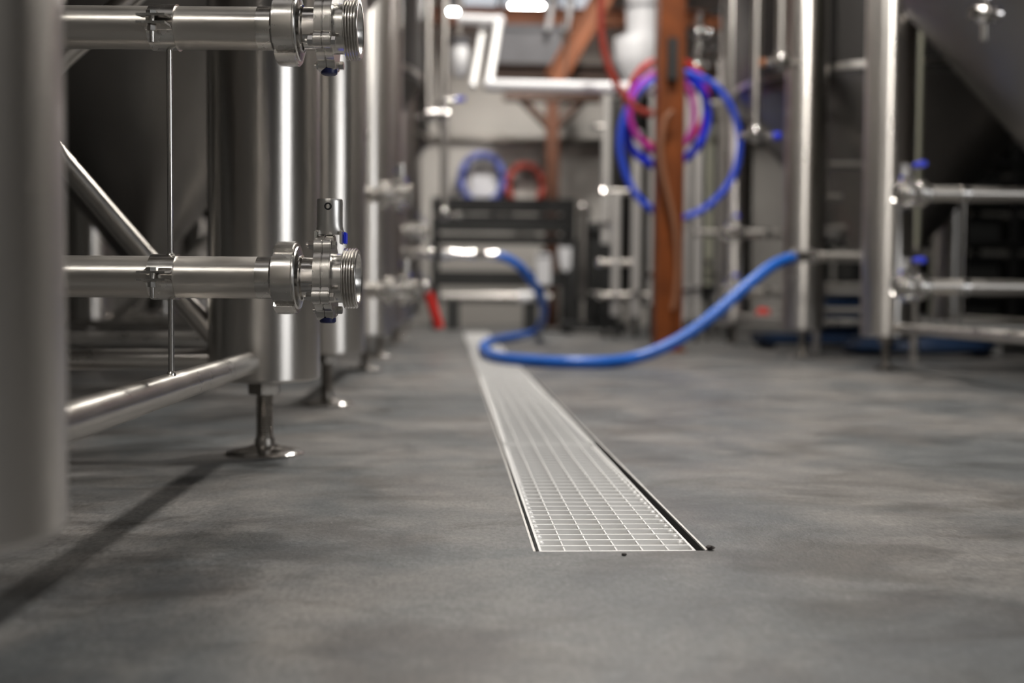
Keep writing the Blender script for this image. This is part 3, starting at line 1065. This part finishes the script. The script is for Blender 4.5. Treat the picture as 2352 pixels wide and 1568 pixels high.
# low dark rack in front of the back wall
yr = 10.6
xa, xb = at(992, 600, yr).x, at(1318, 600, yr).x
t = thing('pipe_rack', 'low black rack of horizontal rails in front of the back wall', 'rack', (xa, yr, 0))
Wd = xb - xa
for q in (0.03, Wd - .03):
    for dy_ in (0, .5):
        box('post', (q - .035, dy_ - .035, 0), (q + .035, dy_ + .035, at(1150, 455, yr).z), 'black', t, .004)
for py, th, m in ((468, .10, 'black'), (500, .045, 'black'), (520, .05, 'charcoal'), (548, .06, 'black'), (640, .14, 'charcoal')):
    zc_ = at(1150, py, yr).z
    box('rail', (0, -.06, zc_ - th / 2), (Wd, -.036, zc_ + th / 2), m, t, .004)
    box('rail', (0, .536, zc_ - th / 2), (Wd, .56, zc_ + th / 2), m, t, .004)
zc_ = at(1150, 684, yr - .3).z
t = thing('floor_pipe', 'pale low pipe on blocks running in front of the black rack', 'pipe', (xa + .1, yr - .35, zc_))
tube('pipe', (0, 0, 0), (Wd * .74, 0, 0), .05, 'shell_steel', t, 18)
lathe('end_cap', [(0, 0), (.058, 0), (.058, .25), (.05, .27), (0, .27)], 'white', t, along_x(Wd * .52), 20)
for q in (.1, Wd * .6):
    box('block', (q - .06, -.06, -zc_), (q + .06, .06, -.03), 'charcoal', t)
t = thing('control_box', 'white control box on a post left of the small orange column base', 'box', (at(1248, 618, 9.9).x, 9.9, 0))
z0_, z1_ = at(1248, 655, 9.9).z, at(1248, 582, 9.9).z
box('housing', (-.065, -.05, z0_), (.065, .05, z1_), 'white', t, .008)
box('post', (-.02, .05, .0), (.02, .09, z1_ + .05), 'black', t)
box('foot', (-.08, -.03, 0), (.08, .17, .012), 'black', t)
box('cover_screw_strip', (-.055, -.054, z1_ - .04), (.055, -.05, z1_ - .02), 'grey_plate', t)
t = thing('control_box', 'tapered white box right of the small orange column', 'box', (at(1297, 600, 9.8).x, 9.8, 0))
z0_, z1_ = at(1297, 625, 9.8).z, at(1297, 568, 9.8).z
prism('housing', [(-.055, z1_), (.055, z1_), (.05, z0_ + .05), (.02, z0_), (-.02, z0_ + .02), (-.05, z0_ + .1)][::-1], -.05, .05, 'white', t, Matrix.Rotation(PI / 2, 4, 'X'), .006)
box('post', (-.02, .05, .0), (.02, .09, z1_ + .05), 'black', t)
box('foot', (-.08, -.03, 0), (.08, .17, .012), 'black', t)

# filter housing on a dark skid
yf = 9.3
x0_ = at(1340, 600, yf).x
t = thing('filter_housing', 'slim upright steel filter housing on a black skid', 'filter', (x0_, yf, 0))
zt_, zb_ = at(1340, 468, yf).z, at(1340, 690, yf).z
lathe('vessel', [(0, zb_), (.03, zb_ + .005), (.05, zb_ + .03), (.05, zt_ - .05), (.045, zt_ - .02), (.02, zt_), (0, zt_)], 'shell_steel', t, None, 28)
lathe('clamp_ring', [(.045, 0), (.062, 0), (.062, .03), (.045, .03)], 'polished', t, Matrix.Translation((0, 0, zt_ - .09)), 28, closed=True)
box('skid', (-.17, -.12, .04), (.36, .4, .10), 'black', t, .01)
for sx in (-.13, .32):
    for sy in (-.08, .36):
        tube('foot', (sx, sy, 0), (sx, sy, .05), .025, 'black', t, 12)
box('motor_box', (-.06, .14, .10), (.30, .36, .80), 'charcoal', t, .02)
tube('inlet_pipe', (0, 0, zb_ + .02), (0, 0, .09), .025, 'pipe_steel', t, 14)
tube('outlet_stub', (.05, 0, zb_ + .06), (.22, 0, zb_ + .06), .022, 'polished', t, 14)
t = thing('dosing_pump', 'small blue-grey pump resting on top of the dark filter skid box', 'pump', (x0_ + .10, yf + .25, .801))
lathe('motor', [(0, 0), (.07, 0), (.07, .16), (.06, .18), (0, .18)], 'charcoal', t, Matrix.Translation((-.09, 0, .08)) @ XDIR, 20)
box('pump_base', (-.12, -.07, 0), (.12, .07, .02), 'black', t, .004)
box('pump_head', (.09, -.05, .02), (.16, .05, .15), 'navy', t, .01)


# upright pipework stands
def stand(label, Y, posts, rungs, m='steel'):
    xs_ = [at(px, 600, Y).x for px, *_ in posts]
    t = thing('pipe_stand', label, 'pipework', (xs_[0], Y, 0))
    for (px, y0_, y1_, r, mm), x in zip(posts, xs_):
        zb = at(px, y1_, Y).z
        zt = at(px, y0_, Y).z if y0_ is not None else ZC
        po = tube('standpipe', (x - xs_[0], 0, max(zb, .05)), (x - xs_[0], 0, zt), r, mm, t, 18)
        tube('foot', (x - xs_[0], 0, 0), (x - xs_[0], 0, max(zb, .05)), r * .55, 'black', po, 10)
        lathe('clamp_ring', [(r * .9, 0), (r * 1.35, 0), (r * 1.35, .03), (r * .9, .03)], 'polished', po, Matrix.Translation((x - xs_[0], 0, zb + (zt - zb) * .12)), 18, closed=True)
    for x0, x1, py in rungs:
        z = at(x0, py, Y).z
        rg = tube('cross_pipe', (at(x0, py, Y).x - xs_[0], 0, z), (at(x1, py, Y).x - xs_[0], 0, z), .026, 'pipe_steel', t, 14)
        q = Matrix.Translation((at(x0, py, Y).x - xs_[0], 0, z))
        lathe('end_cap', [(0, -.036), (.02, -.03), (.036, 0), (.02, .03), (0, .036)], 'polished', rg, q, 16)
    return t


stand('grey pipework stand left of the rusty column under the white vessel', 8.5,
      [(1390, 215, 560, .034, 'pale_pipe'), (1414, 440, 725, .034, 'pale_pipe'), (1461, 300, 728, .040, 'pale_pipe'), (1497, 150, 700, .030, 'pale_pipe')],
      [(1385, 1470, 440), (1378, 1462, 603), (1378, 1500, 678), (1366, 1400, 292)])
stand('grey pipework stand right of the rusty column behind the coiled hoses', 7.9,
      [(1578, 200, 735, .026, 'pale_pipe'), (1602, 170, 735, .030, 'pale_pipe'), (1674, 150, 745, .040, 'pale_pipe')],
      [(1600, 1690, 190), (1590, 1720, 238), (1600, 1680, 535)])
stand('pipework stand with a pale yellow sight tube right of the rusty column', 8.2,
      [(1628, 255, 655, .030, 'pale_green'), (1650, 140, 740, .022, 'pale_pipe')], [(1622, 1652, 258)])
# white conical vessel
yv = 8.7
c0 = at(1462, 110, yv)
t = thing('extraction_duct', 'white plastic duct drop with a funnel mouth left of the rusty column', 'duct', (c0.x, yv, c0.z))
lathe('funnel', [(0, -.42), (.03, -.41), (.06, -.36), (.17, -.15), (.18, -.10), (.18, .05), (.17, .07), (0, .07)], 'white', t, None, 36)
tube('duct_pipe', (.05, .02, .05), (.05, .02, ZC - c0.z), .13, 'white', t, 32)
lathe('band', [(.13, 0), (.138, 0), (.138, .03), (.13, .03)], 'grey_plate', t, Matrix.Translation((.05, .02, .30)), 32, closed=True)

# droppers near the right-hand tank legs
def dropper(label, px, py, Y, r, tip, valve=True, m='steel'):
    p = at(px, py, Y)
    t = thing('drop_pipe', label, 'pipe', (p.x, Y, p.z))
    tube('pipe', (0, 0, 0), (0, 0, ZC - p.z), r, m, t, 18)
    vb = lathe('end_valve', [(0, -.05), (.03, -.045), (.042, -.01), (.04, .02), (.03, .04), (0, .045)], 'polished', t, None, 20)
    tube('valve_arm', (-.08, 0, -.01), (.09, 0, -.01), .016, 'polished', vb, 12)
    tube('valve_tip', (.09, 0, -.01) if tip != 'brass' else (-.08, 0, -.01), (.125, 0, -.01) if tip != 'brass' else (-.105, 0, -.01), .02, tip, vb, 12)
    return t


dropper('vertical drop pipe ending in a blue-tipped valve above the raised hose', 1735, 308, 5.6, .024, 'blue_grip')
dropper('short drop pipe ending in a copper-tipped valve near the right tank leg', 1794, 140, 5.4, .026, 'brass')
dropper('slim vertical pipe with end valve between the left tanks and white pipe', 1020, 490, 7.7, .026, 'polished')
dropper('vertical pipe ending at a steel elbow beside the third left tank', 983, 265, 7.6, .030, 'polished')
small_valve('sample_valve', 'small valve with blue grip beside the white filter cartridge', at(1010, 262, 7.55), 'blue_grip', .3, .14, 1.1)
p = at(1056, 140, 7.7)
t = thing('filter_cartridge', 'white filter cartridge hanging left of the crossing pipe', 'filter', p)
lathe('cartridge', [(0, -.11), (.04, -.105), (.062, -.07), (.062, .09), (.05, .11), (0, .11)], 'white', t, None, 24)
lathe('cap', [(0, .11), (.07, .11), (.07, .15), (0, .16)], 'grey_plate', t, None, 24)
tube('hanger', (0, 0, .15), (0, 0, ZC - p.z), .014, 'pipe_steel', t, 10)

# manifold right of the second right-hand leg
p = at(1872, 600, 5.95)
t = thing('valve_manifold', 'upright manifold with stub branches between the two right tank legs', 'manifold', (p.x + .05, 6.05, 0))
tube('header', (0, 0, .0), (0, 0, 1.24), .022, 'steel', t, 16)
lathe('floor_flange', [(0, 0), (.05, 0), (.05, .01), (.02, .012)], 'valve_steel', t, None, 20)
for py, L2 in ((375, .26), (450, .12), (522, .15), (655, .30), (712, .28)):
    z = at(1862, py, 6.0).z
    br = tube('branch', (0, 0, z), (L2, 0, z), .020, 'pipe_steel', t, 14)
    lathe('branch_cap', [(0, -.030), (.018, -.026), (.030, 0), (.018, .026), (0, .030)], 'polished', br, Matrix.Translation((-.02, -.05, z)), 16)

# pump on the floor under the right-hand tank
p = fl(1770, 775)
t = thing('transfer_pump', 'navy blue transfer pump on the floor under the right tanks', 'pump', (2.34, 6.92, 0))
box('base', (-.42, -.14, .03), (.55, .14, .09), 'navy', t, .01)
for sx in (-.36, .48):
    for sy in (-.1, .1):
        tube('wheel', (sx, sy - .02, .035), (sx, sy + .02, .035), .035, 'black', t, 14)
lathe('motor', [(0, 0), (.10, 0), (.115, .02), (.115, .34), (.10, .37), (0, .37)], 'navy', t, Matrix.Translation((-.02, 0, .21)) @ XDIR, 24)
lathe('pump_head', [(0, 0), (.09, 0), (.09, .09), (.05, .11), (0, .11)], 'polished', t, Matrix.Translation((-.14, 0, .21)) @ XDIR, 24)
tube('suction_pipe', (-.36, 0, .21), (-.13, 0, .21), .032, 'pipe_steel', t, 18)
lathe('red_cap', [(0, -.04), (.035, -.035), (.042, 0), (.035, .035), (0, .04)], 'red', t, Matrix.Translation((-.38, 0, .21)) @ XDIR, 18)
t = thing('coiled_hose', 'dark blue hose coiled flat on the floor under the right tanks', 'hose', (2.66, 6.2, 0))
P = []
for i in range(45):
    a = 2 * PI * i / 14
    rr = .42 - .0035 * i
    P.append((rr * math.cos(a), rr * math.sin(a), .03 + .055 * (i / 14.0) * .6))
hose('hose_line', P, .03, 'navy', t, 4, 12)
lathe('coupling', [(0, 0), (.036, 0), (.036, .06), (0, .06)], 'valve_steel', t, align(P[0], Vector(P[0]) + Vector((0, -1, .02))), 16)

# black crates on a rack in the dark right-hand corner
xr0, yr0 = 3.35, 9.2
t = thing('crate_rack', 'dark rack with black shelves in the right-hand background', 'rack', (xr0, yr0, 0))
Wr = 2.1
for q in (.03, .72, 1.4, Wr - .03):
    box('post', (q - .03, -.03, 0), (q + .03, .03, 1.75), 'pale_green' if .5 < q < 1 else 'black', t, .003)
    box('post', (q - .03, .67, 0), (q + .03, .73, 1.75), 'black', t, .003)
shelf_z = [.12, .46, .80, 1.14, 1.48]
for z in shelf_z:
    box('shelf', (0, -.05, z - .04), (Wr, .75, z), 'black', t, .004)
n_ = 0
words = ['bottom', 'second', 'third', 'fourth', 'top']
cols_ = ['left', 'middle', 'right']
for i, z in enumerate(shelf_z):
    for j in range(3):
        x = xr0 + .36 + j * .68
        o = thing('crate', 'charcoal crate on the %s shelf of the dark rack, %s place' % (words[i], cols_[j]), 'crate', (x, yr0 + .36, z + .001), 0, 'charcoal crates on the dark rack')
        hh = .22
        box('crate_floor', (-.27, -.28, 0), (.27, .28, .012), 'charcoal', o)
        for s in (-1, 1):
            box('crate_wall', (-.27, s * .28 - .008, .012), (.27, s * .28 + .008, hh), 'charcoal', o, .002)
            box('crate_wall', (s * .27 - .008, -.272, .012), (s * .27 + .008, .272, hh), 'charcoal', o, .002)
        box('rim', (-.285, -.30, hh - .02), (.285, -.285, hh), 'charcoal', o, .003)

# bits of grit by the near end of the drain
for (px, py), sz, lab in (((1433, 1275), .0035, 'tiny dark grit crumb on the concrete in front of the grate'), ((1631, 1262), .006, 'dark flake at the right corner of the drain end')):
    p = fl(px, py)
    bm = bmesh.new()
    bmesh.ops.create_icosphere(bm, subdivisions=2, radius=sz)
    for v in bm.verts:
        v.co *= random.uniform(.75, 1.2)
        v.co.z *= .45
    zmin = min(v.co.z for v in bm.verts)
    bmesh.ops.translate(bm, vec=(0, 0, -zmin), verts=bm.verts)
    me = bpy.data.meshes.new('grit_crumb')
    bm.to_mesh(me)
    bm.free()
    tag(add('grit_crumb', me, 'grit', None, Matrix.Translation(p)), lab, 'grit')

# made-up dark vessel, added as a backdrop behind the pipework stands
t = thing('backdrop_vessel', 'tall dark vessel on legs, added as backdrop behind the grey pipework', 'tank', (at(1525, 600, 10.3).x, 10.3, 0))
lathe('vessel_body', [(0, .22), (.3, .24), (.54, .36), (.55, .40), (.55, 2.15), (.52, 2.24), (.3, 2.36), (0, 2.4)], 'shell_dark', t, None, 48)
for sx in (-1, 1):
    for sy in (-1, 1):
        tube('leg', (sx * .36, sy * .36, 0), (sx * .36, sy * .36, .40), .03, 'steel', t, 14)
lathe('rim_band', [(.55, 0), (.56, 0), (.56, .04), (.55, .04)], 'steel', t, Matrix.Translation((0, 0, 2.1)), 48, closed=True)
# valve cluster on top of the right-hand pipework stand
for (px, py), lab, sc in (((1608, 76), 'upper polished valve right of the rusty column near the top', 1.7), ((1602, 152), 'lower polished valve right of the rusty column, above the hose coils', 1.5)):
    small_valve('pipe_valve', lab, at(px, py, 7.9), 'polished', .5, .10, sc)
p = at(1682, 125, 7.9)
t = thing('actuator_box', 'grey actuator box on top of the pipework right of the hose coils', 'box', (p.x, 7.9, p.z))
box('housing', (-.07, -.06, -.10), (.07, .06, .10), 'grey_plate', t, .012)
box('lid', (-.075, -.065, .10), (.075, .065, .13), 'grey_plate', t, .006)
tube('stem', (-.02, 0, -.16), (-.02, 0, -.09), .02, 'polished', t, 14)
